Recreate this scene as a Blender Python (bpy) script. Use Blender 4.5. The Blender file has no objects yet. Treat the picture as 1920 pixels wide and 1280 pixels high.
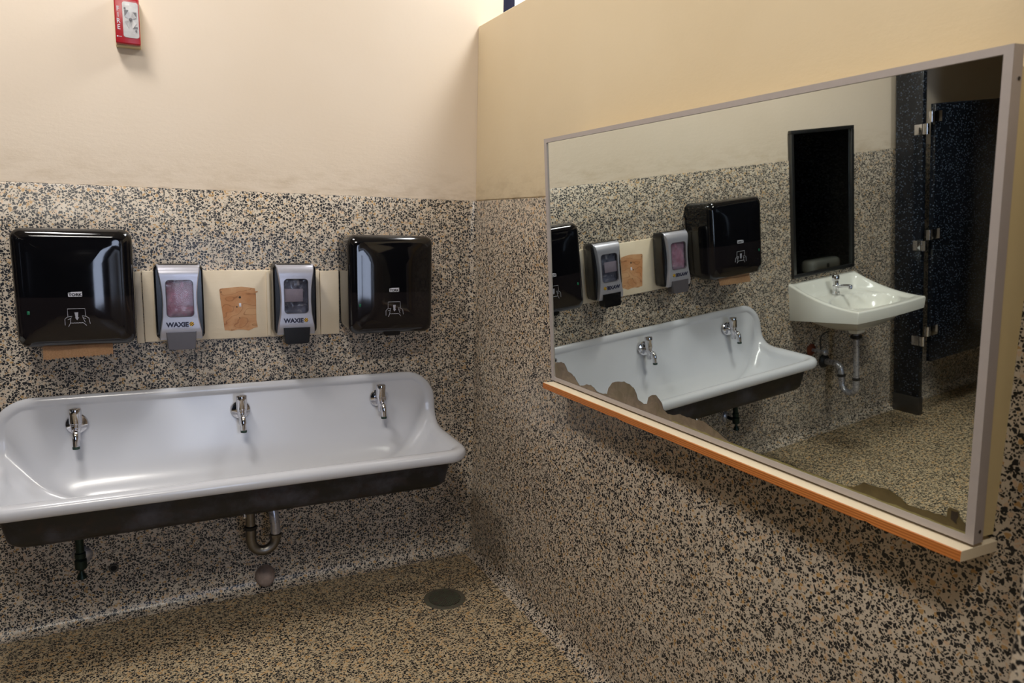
import bpy, bmesh, math, random
from math import sin, cos, pi, radians
from mathutils import Vector, Matrix, noise as mnoise

random.seed(7)
scene = bpy.context.scene
C = scene.collection
V = Vector

# ------------------------------------------------------------------ helpers
def lerp(a, b, t): return a + (b - a) * t

def loft(bm, rings, closed=True, cap0=False, cap1=False):
    vr = [[bm.verts.new(p) for p in r] for r in rings]
    n = len(vr[0])
    for a, b in zip(vr[:-1], vr[1:]):
        for i in range(n if closed else n - 1):
            j = (i + 1) % n
            try: bm.faces.new((a[i], a[j], b[j], b[i]))
            except ValueError: pass
    if cap0: bm.faces.new(list(reversed(vr[0])))
    if cap1: bm.faces.new(vr[-1])
    return vr

def add_box(bm, x0, x1, y0, y1, z0, z1, bev=0.0, seg=2, mi=0):
    r = bmesh.ops.create_cube(bm, size=1.0)
    vs = r['verts']
    for v in vs:
        v.co = V((lerp(x0, x1, v.co.x + .5), lerp(y0, y1, v.co.y + .5), lerp(z0, z1, v.co.z + .5)))
    fs = list({f for v in vs for f in v.link_faces})
    for f in fs: f.material_index = mi
    if bev > 0:
        es = list({e for v in vs for e in v.link_edges})
        bmesh.ops.bevel(bm, geom=es, offset=bev, segments=seg, affect='EDGES', profile=0.5)

def frame_of(d):
    d = d.normalized()
    a = V((0, 0, 1)) if abs(d.z) < .9 else V((1, 0, 0))
    u = d.cross(a).normalized()
    return u, d.cross(u).normalized()

def add_tube(bm, pts, rad, seg=16, cap=True):
    pts = [V(p) for p in pts]
    n = len(pts)
    if not isinstance(rad, (list, tuple)): rad = [rad] * n
    rings = []
    u = None
    for i, p in enumerate(pts):
        d = (pts[min(i + 1, n - 1)] - pts[max(i - 1, 0)]).normalized()
        if u is None: u, w = frame_of(d)
        else:
            u = (u - d * u.dot(d)).normalized(); w = d.cross(u)
        w = d.cross(u).normalized()
        rings.append([p + (u * cos(2 * pi * k / seg) + w * sin(2 * pi * k / seg)) * rad[i] for k in range(seg)])
    loft(bm, rings, True, cap, cap)

def add_lathe(bm, o, d, prof, seg=24, cap0=True, cap1=True):
    """prof: (radius, height along d)"""
    o = V(o); d = V(d).normalized(); u, w = frame_of(d)
    rings = [[o + d * h + (u * cos(2 * pi * k / seg) + w * sin(2 * pi * k / seg)) * max(r, 1e-5) for k in range(seg)] for r, h in prof]
    loft(bm, rings, True, cap0, cap1)

def bez(p0, p1, p2, n):
    p0, p1, p2 = V(p0), V(p1), V(p2)
    return [(1 - t) ** 2 * p0 + 2 * t * (1 - t) * p1 + t * t * p2 for t in [k / n for k in range(n + 1)]]

def rrect(w, h, r, n=6):
    """rounded rectangle outline centred on 0, list of (a,b)"""
    out = []
    r = min(r, w / 2 - 1e-4, h / 2 - 1e-4)
    for cx, cy, a0 in ((w / 2 - r, h / 2 - r, 0), (-w / 2 + r, h / 2 - r, 90), (-w / 2 + r, -h / 2 + r, 180), (w / 2 - r, -h / 2 + r, 270)):
        for k in range(n + 1):
            a = radians(a0 + 90 * k / n)
            out.append((cx + r * cos(a), cy + r * sin(a)))
    return out

def obj(name, bm, mats, parent=None, smooth=35, kind=None, label=None):
    bmesh.ops.recalc_face_normals(bm, faces=bm.faces)
    me = bpy.data.meshes.new(name)
    bm.to_mesh(me); bm.free()
    for m in (mats if isinstance(mats, (list, tuple)) else [mats]): me.materials.append(m)
    if smooth:
        for p in me.polygons: p.use_smooth = True
        me.set_sharp_from_angle(angle=radians(smooth))
    o = bpy.data.objects.new(name, me); C.objects.link(o)
    if parent is not None: o.parent = parent
    if kind: o['kind'] = kind
    if label: o['label'] = label
    return o

def thing(name, label, cat, loc=(0, 0, 0), group=None):
    o = bpy.data.objects.new(name, None); C.objects.link(o)
    o.empty_display_size = .05
    o.location = loc; o['label'] = label; o['category'] = cat
    if group: o['group'] = group
    return o

def tag(o, label, cat, group=None):
    o['label'] = label; o['category'] = cat
    if group: o['group'] = group
    return o

def dup(root, loc, label, group=None):
    r = root.copy(); C.objects.link(r); r.location = loc; r['label'] = label
    if group: r['group'] = group
    for ch in list(root.children):
        c = ch.copy(); C.objects.link(c); c.parent = r
        for g in list(ch.children):
            d = g.copy(); C.objects.link(d); d.parent = c
    return r

def text_bm(body, size, bold=0.0, xs=1.0, depth=0.0006, align='CENTER'):
    """text as a bmesh in the XZ plane facing -Y, centred on x, baseline z=0"""
    cu = bpy.data.curves.new('txt', 'FONT')
    cu.body = body; cu.size = size; cu.align_x = align; cu.offset = bold; cu.extrude = depth; cu.resolution_u = 3
    to = bpy.data.objects.new('txt', cu); C.objects.link(to)
    bpy.context.view_layer.update()
    dg = bpy.context.evaluated_depsgraph_get()
    me = bpy.data.meshes.new_from_object(to.evaluated_get(dg))
    bm = bmesh.new(); bm.from_mesh(me)
    for v in bm.verts: v.co = V((v.co.x * xs, -v.co.z, v.co.y))
    bpy.data.objects.remove(to); bpy.data.curves.remove(cu); bpy.data.meshes.remove(me)
    return bm

# ------------------------------------------------------------------ materials
def srgb(r, g, b):
    f = lambda c: (c / 255 / 12.92) if c / 255 <= .04045 else ((c / 255 + .055) / 1.055) ** 2.4
    return (f(r), f(g), f(b), 1)

class NT:
    def __init__(s, name):
        s.m = bpy.data.materials.new(name); s.m.use_nodes = True
        s.t = s.m.node_tree; s.n = s.t.nodes; s.l = s.t.links
        s.b = s.n['Principled BSDF']
        s.co = s.n.new('ShaderNodeTexCoord').outputs['Object']
    def link(s, a, b): s.l.new(a, b)
    def noise(s, scale, detail=3, rough=.55, vec=None, dist=0.0):
        n = s.n.new('ShaderNodeTexNoise'); n.inputs['Scale'].default_value = scale
        n.inputs['Detail'].default_value = detail; n.inputs['Roughness'].default_value = rough
        n.inputs['Distortion'].default_value = dist
        s.link(vec or s.co, n.inputs['Vector']); return n
    def vor(s, scale, feature='F1', vec=None):
        n = s.n.new('ShaderNodeTexVoronoi'); n.feature = feature; n.inputs['Scale'].default_value = scale
        s.link(vec or s.co, n.inputs['Vector']); return n
    def math(s, op, a, b=None, c=None, clamp=False):
        n = s.n.new('ShaderNodeMath'); n.operation = op; n.use_clamp = clamp
        for k, x in enumerate((a, b, c)):
            if x is None: continue
            if isinstance(x, (int, float)): n.inputs[k].default_value = x
            else: s.link(x, n.inputs[k])
        return n.outputs[0]
    def mix(s, fac, a, b, blend='MIX'):
        n = s.n.new('ShaderNodeMix'); n.data_type = 'RGBA'; n.blend_type = blend
        for k, x in ((0, fac), (6, a), (7, b)):
            if isinstance(x, (int, float)): n.inputs[k].default_value = x
            elif isinstance(x, tuple): n.inputs[k].default_value = x
            else: s.link(x, n.inputs[k])
        return n.outputs[2]
    def ramp(s, fac, stops):
        n = s.n.new('ShaderNodeValToRGB'); e = n.color_ramp.elements
        while len(e) < len(stops): e.new(.5)
        for k, (p, c) in enumerate(stops): e[k].position = p; e[k].color = c
        s.link(fac, n.inputs[0]); return n.outputs[0]
    def mapr(s, v, a, b, c, d):
        n = s.n.new('ShaderNodeMapRange')
        s.link(v, n.inputs[0])
        for k, x in enumerate((a, b, c, d)): n.inputs[k + 1].default_value = x
        return n.outputs[0]
    def scalevec(s, sc, vec=None):
        n = s.n.new('ShaderNodeMapping'); n.inputs['Scale'].default_value = sc
        s.link(vec or s.co, n.inputs['Vector']); return n.outputs[0]
    def sep(s, vec=None):
        n = s.n.new('ShaderNodeSeparateXYZ'); s.link(vec or s.co, n.inputs[0]); return n.outputs
    def bump(s, h, strength=.2, dist=.002):
        n = s.n.new('ShaderNodeBump'); n.inputs['Strength'].default_value = strength; n.inputs['Distance'].default_value = dist
        s.link(h, n.inputs['Height']); s.link(n.outputs[0], s.b.inputs['Normal'])
    def setc(s, c):
        if isinstance(c, tuple): s.b.inputs['Base Color'].default_value = c
        else: s.link(c, s.b.inputs['Base Color'])
    def setp(s, **k):
        names = dict(rough='Roughness', metal='Metallic', coat='Coat Weight', coatr='Coat Roughness', trans='Transmission Weight', ior='IOR', spec='Specular IOR Level', alpha='Alpha', sss='Subsurface Weight')
        for a, v in k.items():
            i = s.b.inputs[names[a]]
            if isinstance(v, (int, float)): i.default_value = v
            else: s.link(v, i)

def simple(name, col, rough=.4, metal=0, var=.12, scale=20, **k):
    t = NT(name)
    n = t.noise(scale, 4)
    dark = tuple(c * (1 - var) for c in col[:3]) + (1,)
    lite = tuple(min(1, c * (1 + var)) for c in col[:3]) + (1,)
    t.setc(t.mix(n.outputs[0], dark, lite))
    r = t.mapr(n.outputs[0], 0, 1, max(.02, rough * .85), min(1, rough * 1.15))
    t.setp(rough=r, metal=metal, **k)
    return t.m

def terrazzo(name, matrix, grime, black, ochre, tan, scale=78, rough=.32, dens=.44, seams=()):
    t = NT(name)
    w = t.noise(120, 2)
    ad = t.n.new('ShaderNodeVectorMath'); ad.operation = 'MULTIPLY_ADD'
    t.link(w.outputs['Color'], ad.inputs[0]); ad.inputs[1].default_value = (.006,) * 3; t.link(t.co, ad.inputs[2])
    vec = ad.outputs[0]
    def chips(sc, th0, th1):
        f = t.vor(sc, 'F1', vec); e = t.vor(sc, 'DISTANCE_TO_EDGE', vec)
        s = t.n.new('ShaderNodeSeparateColor'); t.link(f.outputs['Color'], s.inputs[0])
        th = t.math('MULTIPLY_ADD', s.outputs[1], th1, th0)
        m = t.math('MULTIPLY', t.math('SUBTRACT', e.outputs['Distance'], th), 26, clamp=True)
        return s.outputs[0], s.outputs[2], m
    r1, g1, m1 = chips(scale, .05, .12)
    r2, g2, m2 = chips(scale * 1.8, .05, .11)
    big = t.noise(1.3, 4, .6)
    base = t.mix(t.mapr(big.outputs[0], .35, .7, 0, 1), matrix, grime)
    fine = t.noise(300, 2)
    base = t.mix(t.mapr(fine.outputs[0], .3, .7, 0, .35), base, tuple(c * .72 for c in matrix[:3]) + (1,))
    blk = t.mix(g1, black, tuple(c * 2.4 for c in black[:3]) + (1,))
    # small chips first, large over them
    c = t.mix(t.math('MULTIPLY', m2, t.math('LESS_THAN', r2, dens * .9)), base, black)
    c = t.mix(t.math('MULTIPLY', m2, t.math('GREATER_THAN', r2, .955)), c, ochre)
    c = t.mix(t.math('MULTIPLY', m1, t.math('LESS_THAN', r1, dens)), c, blk)
    c = t.mix(t.math('MULTIPLY', m1, t.math('GREATER_THAN', r1, .93)), c, ochre)
    c = t.mix(t.math('MULTIPLY', m1, t.math('MULTIPLY', t.math('GREATER_THAN', r1, .84), t.math('LESS_THAN', r1, .93))), c, tan)
    big2 = t.noise(3.1, 3)
    c = t.mix(t.mapr(big2.outputs[0], .3, .75, 0, .35), c, (.55, .5, .46, 1), 'MULTIPLY')
    if seams:
        o = t.sep()
        f = None
        for ax, pos in seams:
            d = t.math('LESS_THAN', t.math('ABSOLUTE', t.math('SUBTRACT', o[ax], pos)), .0011)
            f = d if f is None else t.math('MAXIMUM', f, d)
        c = t.mix(t.math('MULTIPLY', f, t.mapr(big2.outputs[0], .4, .6, .2, .75)), c, srgb(120, 104, 84))
    t.setc(c)
    t.setp(rough=t.mapr(big2.outputs[0], .3, .7, rough * .85, rough * 1.25), spec=.5)
    return t.m

M = {}
M['terrazzo_wall'] = terrazzo('terrazzo_wall', srgb(210, 197, 178), srgb(198, 187, 171), srgb(15, 17, 22), srgb(182, 146, 96), srgb(204, 178, 150), scale=98, dens=.57, seams=((1, -1.61), (0, -1.51), (0, -1.235)))
M['terrazzo_floor'] = terrazzo('terrazzo_floor', srgb(200, 181, 148), srgb(186, 169, 138), srgb(18, 18, 19), srgb(182, 140, 84), srgb(198, 164, 118), scale=104, rough=.5, dens=.58)

def paint(name, ca, cb):
    t = NT(name)
    big = t.noise(.9, 4); fine = t.noise(70, 4); st = t.noise(9, 5, .65, t.scalevec((1, 1, 3)))
    c = t.mix(t.mapr(big.outputs[0], .3, .7, 0, 1), ca, cb)
    z = t.sep()[2]
    low = t.mapr(z, 1.63, 1.78, 1, 0)
    g = t.math('MULTIPLY', low, t.mapr(st.outputs[0], .45, .75, 0, .55), clamp=True)
    c = t.mix(g, c, srgb(176, 152, 118))
    t.setc(c)
    t.setp(rough=t.mapr(big.outputs[0], 0, 1, .42, .55))
    crack = t.noise(26, 6, .7, t.scalevec((1, 1, 2.5)))
    h = t.math('ADD', t.math('MULTIPLY', fine.outputs[0], .35), t.math('MULTIPLY', crack.outputs[0], t.mapr(z, 1.63, 2.0, 1.6, .3)))
    t.bump(h, .22, .003)
    return t.m
M['paint'] = paint('cream_paint', srgb(228, 213, 194), srgb(220, 203, 181))
M['paint_warm_lit'] = paint('cream_paint_warm_lit', srgb(230, 213, 181), srgb(221, 202, 167))  # same cream for the right wall, with warm bounce light put into the colour
M['enamel'] = simple('white_enamel', srgb(198, 199, 204), .24, var=.02, scale=3, coat=.25, coatr=.12)
M['china'] = simple('white_china', srgb(226, 226, 218), .14, var=.02, scale=3, coat=.4, coatr=.05)

def iron():
    t = NT('dark_iron')
    a = t.noise(7, 6, .65); b = t.noise(22, 5, .6)
    c = t.mix(t.mapr(a.outputs[0], .46, .66, 0, 1), srgb(12, 11, 11), srgb(58, 56, 62))
    c = t.mix(t.mapr(b.outputs[0], .52, .68, 0, .7), c, srgb(40, 22, 17))
    t.setc(c); t.setp(rough=t.mapr(a.outputs[0], .3, .7, .35, .7)); t.bump(b.outputs[0], .25, .002)
    return t.m
M['iron'] = iron()
M['chrome'] = simple('chrome', srgb(215, 215, 220), .09, 1, .05, 30)
M['old_chrome'] = simple('worn_chrome', srgb(172, 172, 178), .28, .6, .25, 60)
M['verdigris'] = simple('tarnished_outlet', srgb(52, 70, 62), .5, .6, .3, 90)
M['dull_brass'] = simple('dull_pipe', srgb(120, 116, 110), .36, 1, .25, 40)
M['rusty'] = simple('rusty_iron', srgb(110, 52, 26), .7, .3, .4, 60)
M['black_rubber'] = simple('black_nut', srgb(18, 18, 18), .45, 0, .3, 60)
M['valve_green'] = simple('green_black_brass', srgb(38, 52, 46), .38, .7, .35, 70)

def black_plastic():
    t = NT('black_plastic')
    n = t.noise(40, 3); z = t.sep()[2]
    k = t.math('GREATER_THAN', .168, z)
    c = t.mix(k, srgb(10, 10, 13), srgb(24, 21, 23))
    t.setc(c); t.setp(rough=t.mapr(n.outputs[0], 0, 1, .05, .09), spec=.42, coat=.12, coatr=.04)
    return t.m
M['tork'] = black_plastic()
M['black'] = simple('black_plastic_plain', srgb(14, 14, 16), .22, 0, .2, 40)
M['grey_plastic'] = simple('grey_plastic', srgb(78, 74, 78), .3, 0, .08, 40)
M['silver'] = simple('silver_plastic', srgb(176, 176, 186), .33, .55, .04, 60)
M['ink_white'] = simple('white_print', srgb(205, 205, 215), .5, 0, .06, 300)
M['ink_grey'] = simple('grey_print', srgb(150, 150, 160), .5, 0, .06, 300)
M['ink_navy'] = simple('navy_print', srgb(24, 26, 52), .45, 0, .1, 300)
M['ink_black'] = simple('black_print', srgb(14, 14, 18), .5, 0, .1, 300)
M['ink_yellow'] = simple('yellow_print', srgb(226, 176, 34), .45, 0, .08, 300)
M['led'] = simple('green_indicator', srgb(20, 96, 66), .3, 0, .1, 100)

def paper():
    t = NT('brown_paper'); n = t.noise(240, 4); m = t.noise(14, 3)
    t.setc(t.mix(t.mapr(n.outputs[0], .3, .7, 0, 1), srgb(206, 164, 124), srgb(224, 186, 146))); t.setp(rough=.9); t.bump(n.outputs[0], .2, .001)
    return t.m
M['paper'] = paper()

def glassy(name, col, rough=.03, alpha=.25, var=.1):
    """thin clear plastic: mostly see-through with a surface sheen"""
    t = NT(name); n = t.noise(12, 3)
    t.setc(t.mix(n.outputs[0], col, tuple(c * (1 - var) for c in col[:3]) + (1,)))
    t.setp(rough=rough, alpha=alpha, spec=.6)
    return t.m
M['pane_plastic'] = glassy('clear_smoky_plastic', srgb(70, 68, 78), .04, .18)

def soapbag(name, a, b, cc):
    t = NT(name); n = t.noise(18, 5, .6, dist=.6); v = t.noise(40, 4, .6, dist=1.0)
    c = t.mix(t.mapr(n.outputs[0], .35, .65, 0, 1), a, b)
    c = t.mix(t.mapr(v.outputs[0], .55, .7, 0, .8), c, cc)
    t.setc(c); t.setp(rough=.12, coat=.6, coatr=.05); t.bump(v.outputs[0], .5, .004)
    return t.m
M['pink_soap'] = soapbag('pink_soap_bag', srgb(176, 124, 150), srgb(192, 168, 190), srgb(226, 160, 190))
M['clear_soap'] = soapbag('clear_soap_bag', srgb(60, 66, 84), srgb(116, 122, 146), srgb(170, 172, 186))
M['bag_label'] = simple('bag_label', srgb(150, 140, 156), .5, 0, .08, 60)

def boardpaint():
    t = NT('board_paint'); n = t.noise(5, 5); f = t.noise(60, 4, .6, t.scalevec((.25, 1, 1)))
    c = t.mix(t.mapr(n.outputs[0], .35, .7, 0, 1), srgb(222, 208, 184), srgb(206, 190, 164))
    t.setc(c); t.setp(rough=.42); t.bump(f.outputs[0], .25, .002)
    return t.m
M['board'] = boardpaint()
M['cream_ledge'] = simple('cream_ledge_paint', srgb(244, 230, 202), .5, 0, .05, 6)
M['cream_box'] = simple('cream_box_paint', srgb(222, 204, 156), .55, 0, .08, 5)

def wood(name, a, b, c3, sc=(1, 1, 1), wscale=9, dist=6, rough=.55):
    t = NT(name); v = t.scalevec(sc)
    w = t.n.new('ShaderNodeTexWave'); w.wave_type = 'BANDS'; w.bands_direction = 'Z'
    w.inputs['Scale'].default_value = wscale; w.inputs['Distortion'].default_value = dist; w.inputs['Detail'].default_value = 3; w.inputs['Detail Scale'].default_value = 1.2
    t.link(v, w.inputs['Vector'])
    n = t.noise(8, 5, .6)
    c = t.mix(w.outputs['Fac'], a, b)
    c = t.mix(t.mapr(n.outputs[0], .45, .7, 0, .7), c, c3)
    t.setc(c); t.setp(rough=rough); t.bump(w.outputs['Fac'], .15, .001)
    return t.m
M['orange_wood'] = wood('raw_orange_wood', srgb(164, 92, 36), srgb(206, 130, 64), srgb(178, 104, 44), (1, .04, 1), 60, 3)
def plywood():
    t = NT('bare_plywood'); z = t.sep()
    a = t.noise(9, 2, .5, t.scalevec((.8, 1, 1.5)))
    w = t.math('FRACT', t.math('MULTIPLY', a.outputs[0], 9.0))
    ring = t.math('ABSOLUTE', t.math('SUBTRACT', w, .5))
    b = t.noise(26, 5, .65); st = t.noise(14, 4, .6)
    c = t.mix(t.mapr(a.outputs[0], .35, .65, 0, 1), srgb(196, 152, 110), srgb(172, 116, 72))
    c = t.mix(t.mapr(ring, .0, .10, .75, 0), c, srgb(126, 78, 44))
    low = t.mapr(z[2], .02, .09, 1, 0)
    c = t.mix(t.math('MULTIPLY', low, t.mapr(st.outputs[0], .42, .6, 0, .85), clamp=True), c, srgb(122, 54, 20))
    c = t.mix(t.mapr(b.outputs[0], .5, .75, 0, .4), c, srgb(206, 168, 130))
    t.setc(c); t.setp(rough=.6); t.bump(ring, .15, .001); return t.m
M['plywood'] = plywood()
M['alu'] = simple('brushed_aluminium', srgb(186, 178, 176), .45, .25, .05, 90)
M['alu_dark'] = simple('dark_steel', srgb(84, 84, 84), .35, .9, .1, 60)

def mirrorglass():
    t = NT('old_mirror_glass')
    n = t.noise(2.2, 4); sp = t.noise(55, 3, .6)
    c = t.mix(t.mapr(n.outputs[0], .3, .7, 0, 1), (.72, .775, .735, 1), (.77, .81, .775, 1))
    c = t.mix(t.mapr(sp.outputs[0], .74, .80, 0, .5), c, (.3, .3, .27, 1))
    t.setc(c); t.setp(rough=.012, metal=1)
    return t.m
M['mirror'] = mirrorglass()
M['dark_mirror'] = simple('dark_mirror_glass', (.42, .45, .46, 1), .03, 1, .06, 6)

def tarnish():
    t = NT('mirror_tarnish'); n = t.noise(30, 6, .65, dist=.8); b = t.noise(9, 3)
    c = t.mix(t.mapr(n.outputs[0], .35, .65, 0, 1), srgb(112, 98, 82), srgb(138, 124, 106))
    c = t.mix(t.mapr(b.outputs[0], .5, .7, 0, .6), c, srgb(112, 104, 70))
    t.setc(c); t.setp(rough=.35, metal=.25); return t.m
M['tarnish'] = tarnish()
M['tarnish_olive'] = simple('tarnish_olive', srgb(104, 92, 62), .35, .3, .35, 40)
M['tarnish_edge'] = simple('tarnish_yellow_edge', srgb(150, 142, 92), .4, .2, .35, 60)
M['tarnish_dark'] = simple('tarnish_dark', srgb(48, 38, 28), .6, 0, .4, 120)
M['red'] = simple('red_plastic', srgb(168, 22, 34), .3, 0, .06, 30)
M['beige_plastic'] = simple('beige_plastic', srgb(206, 190, 146), .45, 0, .05, 20)
M['reflector'] = simple('strobe_reflector', srgb(236, 234, 234), .14, .45, .3, 60)
M['strobe_dark'] = simple('strobe_parts', srgb(80, 78, 82), .35, .3, .3, 80)
def lens():
    t = NT('clear_lens'); n = t.noise(90, 2)
    t.setc((.86, .86, .88, 1)); t.setp(rough=t.mapr(n.outputs[0], 0, 1, .02, .06), alpha=.10, spec=.7); return t.m
M['lens'] = lens()

def stall():
    t = NT('dark_stall_terrazzo')
    f = t.vor(95); s = t.n.new('ShaderNodeSeparateColor'); t.link(f.outputs['Color'], s.inputs[0])
    n = t.noise(2, 3)
    fl = t.math('MULTIPLY', t.math('LESS_THAN', f.outputs['Distance'], .36), t.math('GREATER_THAN', s.outputs[0], .45))
    c = t.mix(t.mapr(n.outputs[0], .3, .7, 0, 1), srgb(14, 17, 22), srgb(22, 25, 32))
    c = t.mix(t.math('MULTIPLY', fl, t.math('MULTIPLY_ADD', s.outputs[1], .6, .15)), c, srgb(92, 104, 122))
    t.setc(c); t.setp(rough=.16); return t.m
M['stall'] = stall()
M['shoe'] = simple('steel_shoe', srgb(92, 90, 88), .38, .85, .12, 40)
def grate():
    t = NT('old_grate'); n = t.noise(60, 4)
    t.setc(t.mix(t.mapr(n.outputs[0], .35, .65, 0, 1), srgb(86, 76, 66), srgb(88, 90, 74))); t.setp(rough=.5, metal=.2); return t.m
M['grate'] = grate()
M['mortar'] = simple('rough_mortar', srgb(150, 132, 122), .7, 0, .45, 70)
M['hole'] = simple('dark_hole', srgb(10, 10, 10), .8, 0, .3, 60)
M['steel_blue'] = simple('dark_window_frame', srgb(44, 46, 70), .4, .2, .1, 20)
M['ceiling'] = simple('ceiling_paint', srgb(205, 196, 180), .8, 0, .05, 3)
def pane():
    t = NT('window_pane'); n = t.noise(3, 2)
    t.setc(t.mix(n.outputs[0], (.95, .97, 1, 1), (.9, .93, .97, 1))); t.setp(rough=.01, alpha=.12); return t.m
M['pane'] = pane()

# ------------------------------------------------------------------ room shell
WZ, HT, RX = 1.632, 2.369, 0.0           # wainscot height, partition height
XL, YF, ZC, XR = -4.6, -6.0, 3.9, 2.4

bm = bmesh.new(); add_box(bm, XL - .1, XR + .1, YF - .1, .1, -.1, 0)
obj('floor', bm, M['terrazzo_floor'], smooth=0, kind='structure')
bm = bmesh.new(); add_box(bm, XL - .1, XR + .1, YF - .1, .1, ZC, ZC + .1)
obj('ceiling', bm, M['ceiling'], smooth=0, kind='structure')

# back wall: window opening beyond the partition (x .118 .. 1.9, z 2.30 .. 3.6)
wx0, wx1, wz0, wz1 = .118, 1.9, 2.30, 3.6
bm = bmesh.new()
add_box(bm, XL - .1, wx0, .0, .12, WZ, ZC)
add_box(bm, wx0, XR + .1, .0, .12, 0, wz0)
add_box(bm, wx0, wx1, .0, .12, wz1, ZC)
add_box(bm, wx1, XR + .1, .0, .12, wz0, ZC)
wall_back = obj('wall_back', bm, M['paint'], smooth=0, kind='structure')

def arc_pts(cx, cy, r, a0, a1, n=8):
    return [(cx + r * cos(radians(lerp(a0, a1, k / n))), cy + r * sin(radians(lerp(a0, a1, k / n)))) for k in range(n + 1)]

# back wainscot: cove to the floor, rounded lip on top
def wainscot_profile():
    r = .045
    pr = [(-r, 0.0005)]
    pr += [(-r + r * sin(radians(a)), r - r * cos(radians(a))) for a in range(0, 91, 9)]   # concave cove: (out, z)
    pr += [(-.0, z) for z in (.2, .6, 1.0, 1.4, WZ - .004)]
    pr += [(.003, WZ - .001), (.012, WZ), (.06, WZ)]
    return [(a - .006, z) for a, z in pr]
pr = wainscot_profile()
rf = .032                               # vertical corner fillet
bm = bmesh.new()
# plan path: along back wall, round the corner, along the right wall; offset 'a' is towards the wall
path = [((x, 0.0), (0, 1)) for x in (XL, -3, -2, -1, -.3, -rf)]
path += [((-rf + rf * sin(radians(a)), -rf + rf * cos(radians(a))), (sin(radians(a)), cos(radians(a)))) for a in range(10, 81, 10)]
ring_split = len(path)
path += [((0.0, y), (1, 0)) for y in (-rf, -.5, -1, -1.5, -2, -2.7)]
def rings_for(pp):
    return [[V((p[0] + nrm[0] * a, p[1] + nrm[1] * a, z)) for a, z in pr] for p, nrm in pp]
loft(bm, rings_for(path[:ring_split + 1]), closed=False)
obj('wainscot', bm, M['terrazzo_wall'], wall_back, smooth=50, label='black and tan terrazzo wainscot')

bm = bmesh.new()
add_box(bm, 0.0, .12, YF, -.0, WZ, HT, .006, 3)
wall_right = obj('wall_right', bm, M['paint_warm_lit'], smooth=30, kind='structure')
bm = bmesh.new()
loft(bm, rings_for(path[ring_split:]), closed=False)
obj('wainscot', bm, M['terrazzo_wall'], wall_right, smooth=50, label='black and tan terrazzo wainscot')
bm = bmesh.new(); add_box(bm, .03, .12, YF, 0, 0, WZ)
obj('core', bm, M['paint'], wall_right, smooth=0)

# pier at the near right
bm = bmesh.new(); add_box(bm, -.38, -.002, -4.2, -2.535, 0, 2.3, .012, 3)
obj('wall_pier', bm, M['terrazzo_wall'], smooth=30, kind='structure')

bm = bmesh.new(); add_box(bm, XL - .1, XL, YF - .1, .1, 0, ZC); obj('wall_left', bm, M['paint'], smooth=0, kind='structure')
bm = bmesh.new(); add_box(bm, XL - .1, XR + .1, YF - .1, YF, 0, ZC); obj('wall_front', bm, M['stall'], smooth=0, kind='structure')
bm = bmesh.new(); add_box(bm, XR, XR + .1, YF - .1, .1, 0, ZC); obj('wall_far_right', bm, M['paint'], smooth=0, kind='structure')

# window beyond the partition
bm = bmesh.new()
add_box(bm, wx0, wx0 + .012, .0, .10, wz0, wz1, .002)
add_box(bm, wx0 + .012, wx0 + .066, .02, .08, wz0, wz1, .003)
add_box(bm, wx0, wx1, .02, .08, wz0, wz0 + .05, .003)
add_box(bm, wx0, wx1, .02, .08, wz1 - .05, wz1, .003)
add_box(bm, wx1 - .05, wx1, .02, .08, wz0, wz1, .003)
add_box(bm, 1.0, 1.04, .02, .08, wz0, wz1, .003)
win = obj('window_1', bm, M['steel_blue'], kind='structure')
bm = bmesh.new(); add_box(bm, wx0 + .05, wx1 - .04, .048, .052, wz0 + .04, wz1 - .04)
obj('window_pane', bm, M['pane'], win, smooth=0)

# unseen slab added over the toilet stalls to keep light out of them
bm = bmesh.new(); add_box(bm, XL, -2.96, -4.6, -.0, 2.27, 2.35)
obj('shade_slab_stalls', bm, M['ceiling'], smooth=0, kind='structure')

# ------------------------------------------------------------------ trough sink
SX = -1.022
sink = thing('trough_sink', 'long white enamel trough sink with dark iron underside, below the soap dispensers', 'sink', (SX, 0, .48))
L0 = V((SX, 0, .48))
half = []   # (pos, outward) for the right half from back centre to front centre
for x in [0, .1, .2, .3, .4, .5, .6, .66]: half.append(((x, -.03, .862), (0, 0, 1)))
R = .115
for k in range(1, 10):
    a = radians(90 - 90 * k / 9)
    half.append(((.68 + R * cos(a), -.03, .747 + R * sin(a)), (cos(a), 0, sin(a))))
side = bez((.795, -.032, .735), (.795, -.040, .640), (.795, -.15, .630), 10)
half += [((p.x, p.y, p.z), (1, 0, 0)) for p in side]
for y in (-.21, -.27, -.33, -.375): half.append(((.795, y, lerp(.629, .622, (-y - .21) / .17)), (1, 0, 0)))
for k in range(1, 8):
    a = radians(90 * k / 8)
    half.append(((.723 + .072 * cos(a), -.375 - .072 * sin(a), .622), (cos(a), -sin(a), 0)))
half.append(((.723, -.447, .622), (0, -1, 0)))
for x in [.6, .5, .4, .3, .2, .1]: half.append(((x, -.447, .622), (0, -1, 0)))
half.append(((0, -.447, .622), (0, -1, 0)))
full = half + [((-p[0], p[1], p[2]), (-o[0], o[1], o[2])) for p, o in reversed(half[1:-1])]
P = [V(p) for p, o in full]; O = [V(o) for p, o in full]
n = len(P)
T = [(P[(i + 1) % n] - P[i - 1]).normalized() for i in range(n)]
Nn = []
for i in range(n):
    o = (O[i] - T[i] * O[i].dot(T[i])).normalized(); O[i] = o
    Nn.append(T[i].cross(o).normalized())
prof = [(-.010, -.024), (.010, -.026), (.020, -.021), (.025, -.010), (.025, .004), (.019, .016), (.006, .022), (-.012, .021), (-.028, .014), (-.040, .002), (-.046, -.012)]
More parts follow.
